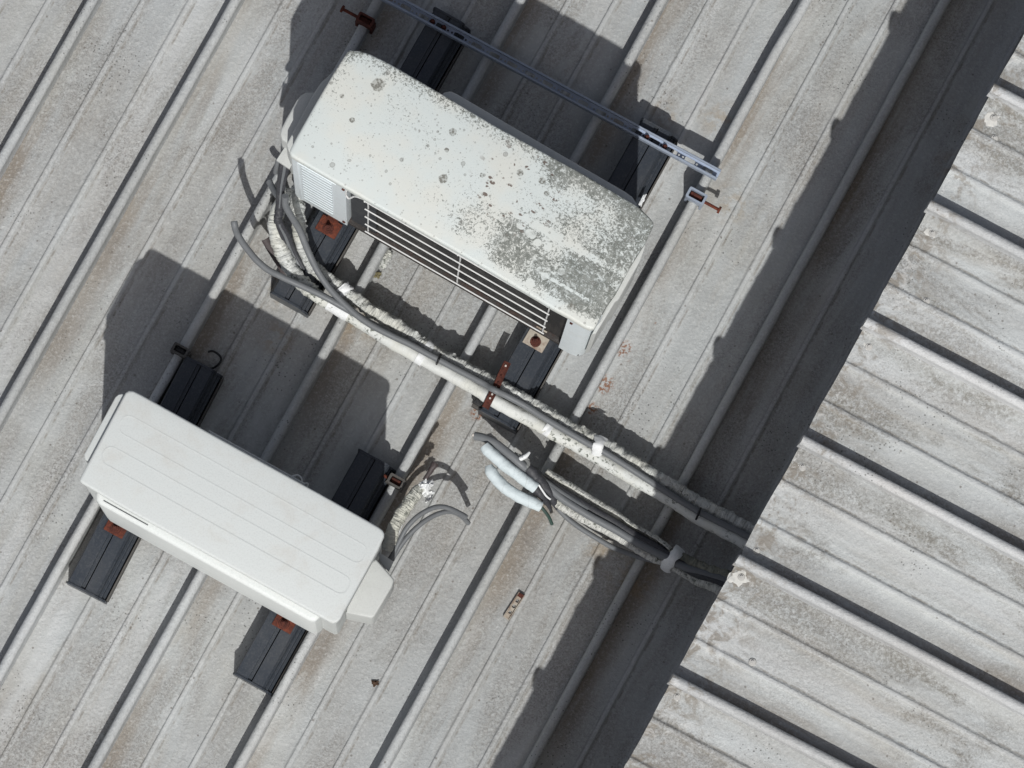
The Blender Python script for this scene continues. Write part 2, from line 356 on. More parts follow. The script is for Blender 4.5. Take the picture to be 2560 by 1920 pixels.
def lid_mat():
    """white paint overgrown by grey lichen, thickest over the right-hand half; object coordinates run along the lid"""
    n = N('lichened_lid_paint', .55, 0, .3); o = n.obj(); x = n.sep(o); U, V = x[0], x[1]
    base = n.mix(n.ramp(n.noise(o, 7, 3), .4, .65), c4(.55, .585, .57), c4(.575, .58, .54))
    big = n.noise(o, 9.0, 4, .6, .5); mid = n.noise(o, 22, 4, .65, .7); hi = n.noise(o, 150, 6, .78, .3); hi2 = n.noise(o, 330, 3, .7)
    # coverage field
    f = None
    for (cx, cy, w_, r_) in LID_GROWTH:
        b = n.math('MULTIPLY', n.ramp(n.dist(n.map(o, (1, 1, 0)), (cx, cy, 0)), r_ * .15, r_, 1, 0), w_)
        f = b if f is None else n.math('MAXIMUM', f, b)
    f = n.math('ADD', f, n.math('MULTIPLY', n.math('SUBTRACT', big, .5), .55)); f = n.math('ADD', f, n.math('MULTIPLY', n.math('SUBTRACT', mid, .5), .50))
    # rim growth: back edge everywhere, left edge near the back corner
    backe = n.ramp(V, .255, .300, 0, .34); lefte = n.math('MULTIPLY', n.ramp(U, .035, .0, 1, 0) if False else n.ramp(n.math('MULTIPLY', U, -1), -.03, .0, 0, .30), n.ramp(V, .10, .26))
    f = n.math('ADD', f, n.math('ADD', backe, lefte))
    fronte = n.ramp(V, .004, .034, -.40, 0); f = n.math('ADD', f, fronte)
    # bare streaks on the two raised creases
    for v0, w0, u0 in ((.147, .012, .46), (.055, .006, .62)):
        d = n.math('ABSOLUTE', n.math('SUBTRACT', V, v0)); cr = n.math('MULTIPLY', n.ramp(d, w0 * .3, w0, -.42, 0), n.ramp(U, u0, u0 + .06))
        cr = n.math('MULTIPLY', cr, n.ramp(U, .74, .80, 1, .3)); f = n.math('ADD', f, cr)
    f = n.math('MINIMUM', f, .60)
    rag = n.math('ADD', n.math('MULTIPLY', n.math('SUBTRACT', hi, .5), 2.5), n.math('MULTIPLY', n.math('SUBTRACT', hi2, .5), .7))
    cov = n.ramp(n.math('ADD', f, rag), .30, .50)
    # round pale scars inside the growth
    vs = n.vor(n.map(o, (1, 1, 0)), 36); vc = n.vor(n.map(o, (1, 1, 0)), 36, out='Color'); rc = n.sep(vc)
    rad = n.ramp(rc[0], .10, 1.0, .0, .52)
    scar = n.ramp(n.math('SUBTRACT', n.math('ADD', vs, n.math('MULTIPLY', n.math('SUBTRACT', hi, .5), .35)), rad), -.05, .02, 1, 0)
    zone = n.math('MULTIPLY', n.ramp(n.dist(n.map(o, (1, 1, 0)), SCAR_C), .09, .17, 1, 0), n.ramp(n.noise(o, 11, 2), .38, .50)); scar = n.math('MULTIPLY', scar, zone)
    grey = n.mix(n.ramp(n.noise(o, 60, 4, .7), .4, .62), c4(.12, .127, .113), c4(.205, .213, .195))
    fleck = n.math('MULTIPLY', n.ramp(n.noise(o, 80, 5, .78, .6), .51, .60), n.ramp(n.noise(o, 9, 3), .36, .58, .35, 1)); cov = n.math('MULTIPLY', cov, n.math('SUBTRACT', 1.0, fleck))
    cov = n.math('MULTIPLY', cov, n.math('SUBTRACT', 1.0, scar))
    col = n.mix(n.math('MULTIPLY', cov, .93), base, grey)
    # scattered round colonies on the clean part
    for sc, thr, lo, hi_, a in ((30, .74, .10, .20, .7), (55, .60, .08, .20, .7), (95, .50, .10, .22, .65), (190, .6, .1, .22, .4)):
        d = n.vor(n.map(o, (1, 1, 0), loc=(sc, .3, 0)), sc); cc = n.sep(n.vor(n.map(o, (1, 1, 0), loc=(sc, .3, 0)), sc, out='Color'))
        rr = n.ramp(cc[1], .0, 1.0, lo, hi_); on = n.math('GREATER_THAN', cc[0], thr)
        dd = n.math('SUBTRACT', n.math('ADD', d, n.math('MULTIPLY', n.math('SUBTRACT', hi, .5), .22)), rr)
        k = n.math('MULTIPLY', n.ramp(dd, -.03, .02, 1, 0), on); ring = n.ramp(n.math('ABSOLUTE', n.math('ADD', dd, .02)), .0, .06, 1, .55)
        col = n.mix(n.math('MULTIPLY', n.math('MULTIPLY', k, ring), a), col, c4(.16, .155, .14))
    # brown crescents in the middle
    cz = n.math('MULTIPLY', n.ramp(n.dist(n.map(o, (1, 1, 0)), BROWN_C), .08, .135, 1, 0), n.ramp(n.vor(n.map(o, (1, 1.6, 0)), 42), .26, .34, 1, 0))
    cz = n.math('MULTIPLY', cz, n.ramp(n.noise(o, 55, 3, .6), .49, .53)); col = n.mix(n.math('MULTIPLY', cz, .9), col, c4(.11, .075, .06))
    for (u, v, r) in LID_SPOTS:
        d = n.math('ADD', n.dist(n.map(o, (1, 1, 0)), (u, v, 0)), n.math('MULTIPLY', n.math('SUBTRACT', hi, .5), r * 1.1))
        col = n.mix(n.math('MULTIPLY', n.ramp(d, r * .82, r, 1, 0), n.ramp(n.noise(o, 170, 2), .42, .58, .35, .9)), col, c4(.15, .145, .125))
    n.bump(n.math('ADD', n.math('MULTIPLY', cov, .6), n.math('MULTIPLY', hi2, .4)), .0012, .6)
    return n.done(col, n.ramp(cov, 0, 1, .42, .85))

# ---------------------------------------------------------------- ground far below
bm = bmesh.new(); bmesh.ops.create_grid(bm, x_segments=4, y_segments=4, size=600)
link('ground', bm_mesh(bm), M['dirtground'], loc=(0, 0, -4.5), kind='structure')

# ---------------------------------------------------------------- the two ribbed roofs
def bead(x0, w=.0086, h=.0066): return [(x0 - w - .004, 0), (x0 - w, .0004), (x0 - w + .0022, h * .85), (x0 - w + .0045, h), (x0 + w - .0055, h), (x0 + w - .003, h * .75), (x0 + w, .0004), (x0 + w + .004, 0)]
PAN = [(.0135, .0)] + [(.03, 0), (.06, 0)] + bead(PITCH / 3) + [(PITCH * .5, .0008)] + bead(PITCH * 2 / 3) + [(.25, 0), (.285, 0), (PITCH - .0135, 0)]
def rib_prof(zc, r):
    left = [(-.0140, -.002), (-.0112, .012), (-.0098, zc - r * .95)]
    arc = [(r * math.cos(R(a)), zc + r * math.sin(R(a))) for a in range(205, -26, -23)]
    return left + arc + [(.0098, zc - r * .95), (.0112, .012), (.0140, -.002)]
RIBP = rib_prof(.0570, .0124); RIBU = rib_prof(.0415, .0122)

ang = R(-118.7); rib_dir = Vector((math.cos(ang), math.sin(ang), 0)); rn = Vector((-rib_dir.y, rib_dir.x, 0))
if rn.x < 0: rn = -rn
# local frame of the lower roof: x across the ribs (to the lower right), y up along the ribs
A_LOW = math.atan2(rn.y, rn.x)
low = empty('metal_roof', (0, 0, 0), A_LOW, label='weathered pale grey ribbed metal roof that both condensers stand on', cat='roof')
LEN = 6.0
def pan_f(k):
    def f(x, y, z):
        q = Vector((x + k * .31, y, k * 1.7))
        return (x, y, z + .0016 * noise.noise(q * 2.3) * math.sin(math.pi * min(1, max(0, (x - .016) / (PITCH - .032)))) + (.0012 * noise.noise(q * 9) if z > .001 else 0))
    return f
def rib_f(k, kink=None):
    def f(x, y, z):
        dx = .0022 * noise.noise(Vector((k * 5.1, y * 1.6, 0))) + .0008 * noise.noise(Vector((k * 5.1, y * 9, 3)))
        if kink: dx += kink[1] * math.exp(-((y - kink[0]) / .07) ** 2)
        return (x + dx * (.3 + .7 * z / .06), y, z + .0012 * noise.noise(Vector((k * 2.3, y * 4, 9))) * z / .06)
    return f
k0 = -8
for k in range(k0, 9):
    x0 = -1.383 + PITCH * (k - (-0)) if False else -1.383 + PITCH * k
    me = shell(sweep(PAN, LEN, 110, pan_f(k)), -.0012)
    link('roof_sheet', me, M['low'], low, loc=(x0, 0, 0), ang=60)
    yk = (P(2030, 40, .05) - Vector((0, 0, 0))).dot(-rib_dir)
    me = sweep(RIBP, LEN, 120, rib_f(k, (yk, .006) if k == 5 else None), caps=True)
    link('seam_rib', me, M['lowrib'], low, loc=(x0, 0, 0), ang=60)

# upper roof: eave edge measured from the image, sheets run away from it to the lower right
E0 = P(2605, 0, .845); E1 = P(1560, 1920, .815); eh = (E1 - E0).normalized()
rd = Vector((-eh.y, eh.x, 0)).normalized(); rd = (rd - eh * .022).normalized(); rd = Vector((rd.x, rd.y, -.03)).normalized()
nn = eh.cross(rd).normalized()
if nn.z < 0: nn = -nn
# local frame: x = across ribs (up along the eave), y = towards the eave (-rd), z = normal
X = (-eh - rd * (-eh).dot(rd)).normalized(); Y = -rd; Z = X.cross(Y).normalized()
if Z.z < 0: X = -X; Z = X.cross(Y).normalized()
ULEN = 2.7
MU = Matrix((X, Y, Z)).transposed().to_4x4()
orig = E0 + eh * .8752 - Y * EAVE_Y               # rib foot that starts at photo pixel 2160, 820 ends at y = EAVE_Y
MU.translation = orig
up = empty('metal_roof', label='brighter ribbed metal roof running to the lower right, its cut edge overhanging the lower roof', cat='roof')
up.matrix_world = MU
sgn = X.dot(-eh)                                   # eave shifts as the edge is not exactly square to the ribs
skew = -eh.dot(Y) / eh.dot(X)
def up_end(x, y, k):                               # follow the slightly skewed eave
    t = max(0, (y - (EAVE_Y - .4)) / .4)
    return y - skew * x * 0 + t * (x * eh.dot(Y) / eh.dot(X) + .0035 * noise.noise(Vector((x * 7, 3, k))) + .002 * noise.noise(Vector((x * 40, 1, 1))))
def up_pan(k):
    f0 = pan_f(k + 30)
    def f(x, y, z):
        a = f0(x, y, z); gx = x + k * PITCH
        yy = (a[1] + ULEN / 2) + (EAVE_Y - ULEN)   # sheet spans EAVE_Y-ULEN .. EAVE_Y
        return (a[0], up_end(gx, yy, 0), a[2])
    return f
def up_rib(k):
    f0 = rib_f(k + 40)
    def f(x, y, z):
        a = f0(x, y, z); gx = x + k * PITCH
        yy = (a[1] + ULEN / 2) + (EAVE_Y - ULEN)
        return (a[0], up_end(gx, yy, 0) + (.006 if yy > EAVE_Y - .02 else 0), a[2])
    return f
for k in range(-8, 7):
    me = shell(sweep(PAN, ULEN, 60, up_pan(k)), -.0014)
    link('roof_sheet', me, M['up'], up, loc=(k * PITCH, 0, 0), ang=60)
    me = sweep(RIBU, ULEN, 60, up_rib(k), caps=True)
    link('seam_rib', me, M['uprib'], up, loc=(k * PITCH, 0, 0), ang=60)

MUI = MU.inverted()
def PU(x, y, lift=0.0):
    """point of the upper roof seen at a photo pixel, in its local frame"""
    r = Q @ Vector(((x - 1280) / F_PX, -(y - 960) / F_PX, -1)); t = (orig - CAM).dot(Z) / r.dot(Z)
    q = MUI @ (CAM + r * t); q.z += lift; return q
# fixing screws with their washers
bm = bmesh.new()
bmesh.ops.create_cone(bm, cap_ends=True, segments=16, radius1=.0095, radius2=.0075, depth=.003, matrix=Matrix.Translation((0, 0, .002)))
bmesh.ops.create_cone(bm, cap_ends=True, segments=6, radius1=.0042, radius2=.0040, depth=.005, matrix=Matrix.Translation((0, 0, .0055)))
scr = bm_mesh(bm)
M['cream'] = paint('cream_bracket', c4(.40, .36, .30), c4(.14, .06, .035), .95, .7, .001, 28)
M['screw'] = paint('painted_screw', c4(.42, .41, .39), c4(.2), .4, .5)
M['seal'] = paint('white_sealant', c4(.54, .53, .50), c4(.35), .6, .6, .0012, 90)
M['halo'] = paint('grime_ring', c4(.26, .23, .19), c4(.4), .5, .8, .0006, 90)
for i, (x, y, blob) in enumerate(((2484, 295, 1), (2330, 584, 1), (2172, 867, .8), (2006, 1168, .8), (1853, 1443, 1.25), (1692, 1742, .9), (1891, 1377, 0), (2316, 753, 0), (2486, 346, 0), (1881, 1655, 0))):
    q = PU(x, y)
    link('roof_screw', scr, M['screw'], up, loc=(q.x, q.y, q.z))
    if blob:
        me = crumple((0, 0, 0), (.017 * blob, .014 * blob, .0016), .5 * i, .45, sub=3, seed=i)
        link('sealant_dab', me, M['seal'], up, loc=(q.x - .004, q.y + .004, q.z))

# wall under the overhanging eave
bm = bmesh.new()
a0 = E0 - eh * 1.6 + rd * .35; a1 = E1 + eh * 1.6 + rd * .35; th = rd.copy(); th.z = 0; th.normalize()
vs = []
for q in (a0, a1, a1 + th * .2, a0 + th * .2): vs.append((q.x, q.y))
me = prism(vs, -4.5, .70)
tag(link('wall', me, M['wallm'], smooth=False), 'rendered wall in shade under the overhanging roof edge', 'wall')
bm = bmesh.new()

# ---------------------------------------------------------------- mounting channels
def channel(a, b, label, jag=0):
    A = P(*a, .09); B = P(*b, .09); d = (B - A); L = d.length; mid = (A + B) / 2
    rz = math.atan2(d.y, d.x) - math.pi / 2
    root = empty('mounting_channel', (mid.x, mid.y, 0), rz, label=label, cat='channel', group='charcoal channels carrying the condensers')
    top = [(-.050, .0), (-.0485, .083), (-.045, .09), (-.0125, .09), (-.0120, .0855), (-.0035, .0855), (-.0035, .065), (-.0005, .065), (-.0005, .09), (.0285, .09), (.0345, .083), (.0355, .066), (.040, .062), (.0425, .062), (.0435, .054), (.050, .050), (.0525, 0)]
    link('channel_body', sweep(top, L, 6, closed=True, caps=True), M['chan'], root, ang=25)
    link('side_skirt', box_mesh((.0035, L - .004, .046), .0008), M['chan_side'], root, loc=(.0555, 0, .025))
    for s in (-1, 1):
        cap = [(-.052, 0), (-.052, .082), (-.046, .0925), (.029, .0925), (.036, .085), (.0375, .066), (.046, .063), (.0545, .05), (.0555, 0)]
        bm = bmesh.new(); y0 = s * L / 2; y1 = y0 + s * .005
        va = [bm.verts.new((x, y0, z)) for x, z in cap]; vb = [bm.verts.new((x, y1, z)) for x, z in cap]
        bm.faces.new(va); bm.faces.new(vb[::-1])
        for i in range(len(cap)): bm.faces.new((va[i], va[(i + 1) % len(cap)], vb[(i + 1) % len(cap)], vb[i]))
        link('end_cap', bm_mesh(bm), M['chan'], root, ang=20)
    return root
CH = [channel((213, 1475), (505, 915), 'charcoal mounting channel under the left end of the clean white condenser'),
      channel((630, 1705), (940, 1150), 'charcoal mounting channel under the right end of the clean white condenser'),
      channel((722, 752), (1128, 45), 'charcoal mounting channel under the cable end of the lichened condenser'),
      channel((1245, 1045), (1648, 322), 'charcoal mounting channel under the lichened condenser, beside the rusty perforated strap')]

# ---------------------------------------------------------------- condenser shells
class Frame:
    """local frame: x along the unit's front, y towards its back, z up"""
    def __init__(s, fl, fr, zt):
        s.o = P(*fl, zt); q = P(*fr, zt); s.rz = math.atan2(q.y - s.o.y, q.x - s.o.x); s.L = (q - s.o).length
        s.c, s.s = math.cos(s.rz), math.sin(s.rz); s.zt = zt
    def l(s, x, y, z=None):
        """photo pixel at height z -> local (x, y)"""
        q = P(x, y, s.zt if z is None else z) - Vector((s.o.x, s.o.y, 0)); return (q.x * s.c + q.y * s.s, -q.x * s.s + q.y * s.c)

def foot(root, x, y, z0, z1, mat, plate_s=(.062, .05)):
    f = link('mounting_foot', box_mesh((plate_s[0], plate_s[1], .004), .0012), mat, root, loc=(x, y, z0 + .003))
    me = box_mesh((.030, .004, z1 - z0), .001); link('foot_bracket', me, mat, f, loc=(0, .022, (z1 - z0) / 2))
    bm = bmesh.new()
    bmesh.ops.create_cone(bm, cap_ends=True, segments=14, radius1=.014, radius2=.013, depth=.003, matrix=Matrix.Translation((0, 0, .0035)))
    bmesh.ops.create_cone(bm, cap_ends=True, segments=6, radius1=.0085, radius2=.0085, depth=.008, matrix=Matrix.Translation((0, 0, .009)))
    bmesh.ops.create_cone(bm, cap_ends=True, segments=10, radius1=.004, radius2=.004, depth=.014, matrix=Matrix.Translation((0, 0, .018)))
    link('bolt', bm_mesh(bm), M['darkrust'], f, loc=(0, -.004, 0))

# ---- lichened unit
ZT = .72
fr = Frame((727, 390), (1484, 825), ZT)
LID_PX = [(868, 129), (875, 124), (899, 126), (926, 135), (960, 151), (996, 171), (1104, 234), (1240, 315), (1447, 428), (1585, 509), (1600, 519), (1626, 545), (1634, 556), (1633, 566),
          (1614, 607), (1579, 662), (1541, 732), (1512, 772), (1491, 814), (1485, 822), (1475, 823), (1460, 817), (1419, 792), (1382, 772), (1160, 639), (919, 502), (852, 463), (740, 398), (729, 391), (724, 383), (725, 374), (741, 343), (788, 260), (840, 172)]
LID = [fr.l(*p) for p in LID_PX]
LID_SPOTS = [(*fr.l(945, 212), .017), (*fr.l(1108, 447), .012), (*fr.l(880, 300), .007), (*fr.l(855, 240), .006), (*fr.l(1132, 330), .010), (*fr.l(1355, 452), .009), (*fr.l(1367, 484), .007), (*fr.l(1428, 767), .010), (*fr.l(1205, 438), .006), (*fr.l(1300, 432), .009), (*fr.l(1117, 375), .006)]
LID_GROWTH = [(*fr.l(1285, 610), .60, .13), (*fr.l(1475, 715), .74, .17), (*fr.l(1590, 560), .64, .11), (*fr.l(1480, 540), .36, .20), (*fr.l(1340, 700), .50, .14), (*fr.l(1200, 560), .30, .12), (*fr.l(1400, 440), .42, .08), (*fr.l(1550, 640), .60, .12)]
BROWN_C = (*fr.l(1300, 470), 0)
SCAR_C = (*fr.l(1300, 625), 0)
M['lid'] = lid_mat()
ac = empty('condenser_unit', (fr.o.x, fr.o.y, 0), fr.rz, label='older white air conditioner condenser with grey lichen on its lid and a wire-guarded coil', cat='air conditioner')
# cabinet outline just inside the lid
xs = [p[0] for p in LID]; ys = [p[1] for p in LID]
X1 = max(xs); ZB = .135
print('lid', min(xs), X1, min(ys), max(ys), 'L', fr.L)
lid = link('lid', prism(LID, ZT - .028, ZT, .007, 3), M['lid'], ac, ang=50)
def inset(poly, d):
    cx = sum(p[0] for p in poly) / len(poly); out = []
    n = len(poly); A = sum(poly[i][0] * poly[(i + 1) % n][1] - poly[(i + 1) % n][0] * poly[i][1] for i in range(n))
    sg = 1 if A > 0 else -1
    for i in range(n):
        a, b, c = Vector(poly[i - 1]), Vector(poly[i]), Vector(poly[(i + 1) % n])
        t = ((b - a).normalized() + (c - b).normalized())
        t = t.normalized() if t.length > 1e-6 else Vector((1, 0))
        out.append((b.x - t.y * d * sg, b.y + t.x * d * sg))
    return out
body = inset(LID, .007)
xl = fr.l(866, 470)[0]; xr = fr.l(1419, 792)[0]
print('coil', xl, xr)
# rear body: everything behind the coil plane
rear = [p for p in body if p[1] > .03]
rear = rear + []
def back_poly(y0):
    pts = [p for p in body if p[1] > y0]
    # order kept from the outline: close it with a straight front
    return pts
BP = back_poly(.045)
# rotate list so that it starts after the gap
gi = max(range(len(BP)), key=lambda i: (Vector(BP[(i + 1) % len(BP)]) - Vector(BP[i])).length if abs(BP[i][1] - .045) < .09 and abs(BP[(i + 1) % len(BP)][1] - .045) < .09 else -1)
BP = BP[gi + 1:] + BP[:gi + 1]
BP = [(BP[0][0], .045)] + BP + [(BP[-1][0], .045)]
link('cabinet_shell', prism(BP, ZB, ZT - .0285), M['cover'], ac, ang=30)
yf = .003
link('corner_panel', prism([(xl - .004, yf), (xl - .004, .0448), (-.004, .0448), (-.004, yf + .006), (-.002, yf + .002), (.004, yf)][::-1], ZB, ZT - .0285), M['panel'], ac, ang=30, label='cabinet corner panel with pressed louvres')
lx0 = .026; lx1 = xl - .042
for i in range(13):
    z = ZT - .095 - i * .036
    bm = bmesh.new(); add_box(bm, ((lx0 + lx1 - .0) / 2, yf - .0015, z), (lx1 - lx0, .0030, .020), 0, .0009)
    link('louvre', bm_mesh(bm), M['louvre'], ac)
bm = bmesh.new(); add_box(bm, ((.016 + xl - .03) / 2, yf - .0008, ZT - .055), (xl - .046, .0035, .006), 0, .001); add_box(bm, (.016, yf - .0008, ZT - .32), (.004, .0035, .52), 0, .001)
link('pressed_border', bm_mesh(bm), M['panel'], ac)
for (sx, sz) in ((xl - .010, ZT - .06), (xl - .012, ZB + .04), (xr + .012, ZT - .10)):
    bm = bmesh.new(); bmesh.ops.create_cone(bm, cap_ends=True, segments=10, radius1=.0045, radius2=.0036, depth=.004, matrix=Matrix.Translation((sx, yf - .002, sz)) @ Matrix.Rotation(math.pi / 2, 4, 'X'))
    link('screw', bm_mesh(bm), M['darkrust'], ac)
# right corner panel with rounded front corner
rc = [p for p in body if p[0] > xr + .004 and p[1] < .05]
cp = [(xr, yf)] + [(x, y) for x, y in ((xr + .03, yf), (X1 - .175 + .10, yf))]
fx = fr.L - .006
cp = [(xr, yf), (fx - .03, yf), (fx - .014, yf + .003), (fx - .003, yf + .012), (fx + .003, yf + .026), (fx + .006, .0448), (xr, .0448)]
link('corner_panel', prism(cp, ZB - .004, ZT - .0285), M['panel'], ac, ang=40, label='rounded right corner panel beside the coil')
# side cover plate on the right, a low bulge
bx = []
me = prism([fr.l(x, y, .55) for x, y in ((1612, 600), (1614, 618), (1600, 655), (1545, 752), (1537, 757), (1490, 835), (1478, 838), (1520, 760), (1590, 640))], .22, .56, .004)
link('side_cover', me, M['cover'], ac, ang=40)
# coil block, base rail, dark gap
link('coil', box_mesh((xr - xl - .002, .02, ZT - .03 - ZB - .024), 0, ((xr + xl) / 2, .0315, (ZT - .03 + ZB + .024) / 2)), M['coil'], ac, smooth=False)
link('coil_end_plate', box_mesh((.07, .004, ZT - .05 - ZB - .03), 0, (xl + .036, .019, (ZT - .05 + ZB + .03) / 2)), paint('dark_end_plate', c4(.035, .037, .042), c4(.08), .4, .7), ac, smooth=False)
link('base_rail', box_mesh((fr.L - .03, .036, .022), .002, (fr.L / 2, .026, ZB + .009)), M['baserail'], ac, label='dark rust-streaked base rail')
# wire guard: five long wires, four uprights, hook
bm = bmesh.new()
gx0 = xl + .052; gx1 = xr - .052; NZ = 5
gy = .008
for i in range(NZ):
    z = .640 - i * (.640 - .190) / (NZ - 1)
    me = tube_mesh([(gx0 - .006, gy - .002, z), (gx1 + .006, gy - .002, z)], .0019, 6, 4)
    link('guard_wire', me, M['wire'], ac)
for x in (gx0, (gx0 + gx1) / 2 + .005, gx1):
    me = tube_mesh([(x - .006, .018, ZT - .035), (x - .003, .000, ZT - .05), (x, gy + .003, ZT - .09), (x, gy + .003, ZB + .06), (x + .004, gy + .003, ZB + .015)], .0022, 6, 30)
    link('guard_upright', me, M['wire'], ac)
me = tube_mesh([(gx0, gy, ZT - .07), (gx0 - .018, gy - .004, ZT - .055), (gx0 - .032, gy - .006, ZT - .07), (gx0 - .043, gy - .012, ZT - .10), (gx0 - .052, gy - .010, ZT - .09), (gx0 - .054, gy - .006, ZT - .06)], .0024, 6, 30)
link('guard_hook', me, M['wire'], ac)
# fan side (back) panel standing proud behind
fb = [fr.l(x + 3, y - 5, .65) for x, y in ((1098, 244), (1108, 236), (1124, 233), (1140, 240), (1300, 334), (1560, 484), (1578, 497), (1588, 512), (1590, 524), (1560, 530), (1120, 280))]
link('fan_panel', prism(fb, .19, .650, .004), M['cover'], ac, ang=40, label='grey fan grille panel standing proud of the back')
# cable-side valve cover
vc = [fr.l(x, y, .60) for x, y in ((843, 170), (802, 207), (784, 234), (735, 326), (716, 362), (724, 383), (740, 372), (800, 262), (850, 180))]
link('side_flange', prism(vc, .30, .60, .003), M['cover'], ac, ang=40)
vc = [fr.l(x, y, .52) for x, y in ((706, 352), (701, 340), (702, 326), (716, 298), (742, 252), (752, 240), (764, 233), (786, 232), (800, 262), (745, 375))]
link('valve_cover', prism(vc, .20, .53, .006), M['cover'], ac, ang=40)
vc = [fr.l(x, y, .44) for x, y in ((714, 364), (691, 400), (724, 422), (760, 360))]
link('valve_flap', prism(vc, .425, .44, .001), M['cover'], ac, ang=40)
for (x, y, m_) in ((822, 566, 'rust'), (1341, 850, 'cream')):
    a, b = fr.l(x, y, .10); foot(ac, a, b, .09, ZB + .02, M[m_], (.056, .042))
    b2 = b + .26; foot(ac, a + .005, b2, .09, ZB + .02, M['rust'])

# ---- clean unit
ZT2 = .60; ZB2 = .10
f2 = Frame((199, 1206), (840, 1562), ZT2)
L2_PX = [(308, 992), (313, 982), (322, 976), (334, 977), (352, 986), (560, 1102), (800, 1234), (948, 1318), (957, 1326), (961, 1334), (960, 1343), (945, 1376), (905, 1448), (860, 1530), (851, 1548), (842, 1556), (832, 1558), (820, 1553), (560, 1408), (320, 1276), (206, 1209), (200, 1204), (199, 1197)]
L2 = [f2.l(*p) for p in L2_PX]
ac2 = empty('condenser_unit', (f2.o.x, f2.o.y, 0), f2.rz, label='smaller clean white air conditioner condenser with two long pressed panels on its lid', cat='air conditioner')
ac2['label'] = 'smaller clean white air conditioner condenser with two long pressed panels on its lid'
link('lid', prism(L2, ZT2 - .022, ZT2, .006, 3), M['panel2'], ac2, ang=50)
B2 = inset(L2, .006)
link('cabinet_shell', prism(B2, ZB2 + .01, ZT2 - .0225), M['panel2'], ac2, ang=30)
# pressed panels in the lid
for quad in (((313, 1031), (925, 1369), (901, 1417), (288, 1076)), ((270, 1108), (883, 1449), (861, 1493), (244, 1153))):
    q = [f2.l(*p) for p in quad]; x0 = (q[0][0] + q[3][0]) / 2; x1 = (q[1][0] + q[2][0]) / 2; y0 = (q[2][1] + q[3][1]) / 2; y1 = (q[0][1] + q[1][1]) / 2
    o = rrect(x0, y0, x1, y1, .020, 6); i_ = rrect(x0 + .003, y0 + .003, x1 - .003, y1 - .003, .0175, 6)
    me = plate(o, [i_], .0016); link('pressed_rim', me, M['panel2'], ac2, loc=(0, 0, ZT2 - .0002), smooth=False)
# projecting fan panel at the front
q0 = f2.l(237, 1238, ZT2 - .03); q1 = f2.l(791, 1560, ZT2 - .03)
fp = [(q0[0], -.004), (q0[0], .012), (q1[0], .012), (q1[0], -.004), (q1[0] - .005, -.016), (q1[0] - .016, -.021), (q0[0] + .022, -.021), (q0[0] + .010, -.017)]
link('fan_panel', prism(fp, ZB2 + .05, ZT2 - .024, .010, 4), M['front2'], ac2, ang=40)
link('vent_slot', box_mesh((.12, .0011, .003), .0003), M['cable_dark'], ac2, loc=(q0[0] + .085, -.009, ZT2 - .0225), smooth=False)
# left hand strip
ls = [f2.l(x, y, .577) for x, y in ((213, 1149), (210, 1136), (215, 1127), (288, 993), (296, 986), (306, 984), (320, 1000), (250, 1140), (230, 1160))]
link('grip_strip', prism(ls, .30, .577, .003), M['panel2'], ac2, ang=40)
# sloped valve cover on the right
vc = [f2.l(x, y, .36) for x, y in ((940, 1398), (984, 1448), (985, 1454), (980, 1468), (936, 1542), (928, 1546), (865, 1532), (880, 1480), (915, 1415))]
link('valve_cover', prism(vc, .14, .37, .005), M['cover'], ac2, ang=40)
vc = [f2.l(x, y, .30) for x, y in ((947, 1380), (984, 1404), (972, 1429), (950, 1404))]
link('valve_flap', prism(vc, .29, .30, .001), M['cover'], ac2, ang=40)
for (x, y) in ((291, 1317), (712, 1555)):
    a, b = f2.l(x, y, .10); foot(ac2, a, b, .09, ZB2 + .03, M['rust'], (.052, .04)); foot(ac2, a + .01, b + .23, .09, ZB2 + .03, M['rust'], (.052, .04))
for i in range(3):                                  # rear coil guard
    a = f2.l(520, 1080, .50); b = f2.l(768, 1192, .50)
    z = .50 - .05 * i
    link('guard_wire', tube_mesh([(a[0], .262 + .0, z), (b[0], .262, z)], .0018, 6, 4), M['wire'], ac2)
b = f2.l(764, 1194, .50)
link('guard_hook', tube_mesh([(b[0] - .03, .262, .5), (b[0] - .02, .272, .5), (b[0] - .008, .27, .50), (b[0], .262, .49), (b[0] + .01, .268, .48), (b[0] + .012, .26, .47)], .002, 6, 30), M['wire'], ac2)

# ---------------------------------------------------------------- slotted strut behind the lichened unit
A = P(600, -208, .112); B = P(1797, 437, .112); d = B - A; SL = d.length; rz = math.atan2(d.y, d.x); mid = (A + B) / 2
st = empty('strut_channel', (mid.x, mid.y, .0935), rz, label='galvanised slotted steel strut lying across the two channels behind the lichened condenser', cat='metal strut')
PT = .0505; HW = .0118; holes = []
x = SL / 2 - .030
while x > -SL / 2 + .05:
    holes.append(rrect(x - .0140, -.0058, x + .0140, .0058, .0035, 3))
    for dx in (-.0195, -.0310):
        holes.append(circ(x + dx + .0, 0, .0030, 8))
    x -= PT
me = plate([(-SL / 2, -HW), (SL / 2, -HW), (SL / 2, HW), (-SL / 2, HW)], holes, .002)
link('slotted_web', me, M['web'], st, smooth=False)
for s in (-1, 1):
    pr = [(s * HW, -.0005), (s * (HW + .0025), -.0005), (s * (HW + .0025), .021), (s * (HW + .001), .0235), (s * (HW - .0025), .0235), (s * (HW - .0038), .021), (s * (HW - .0038), .017), (s * (HW - .0022), .017), (s * (HW - .0022), .0195), (s * HW, .0195)]
    me = sweep([(p[0], p[1]) for p in pr], SL, 2, lambda x, y, z: (y, x, z), closed=True, caps=True)
    link('strut_side', me, M['zinc'], st, ang=30)
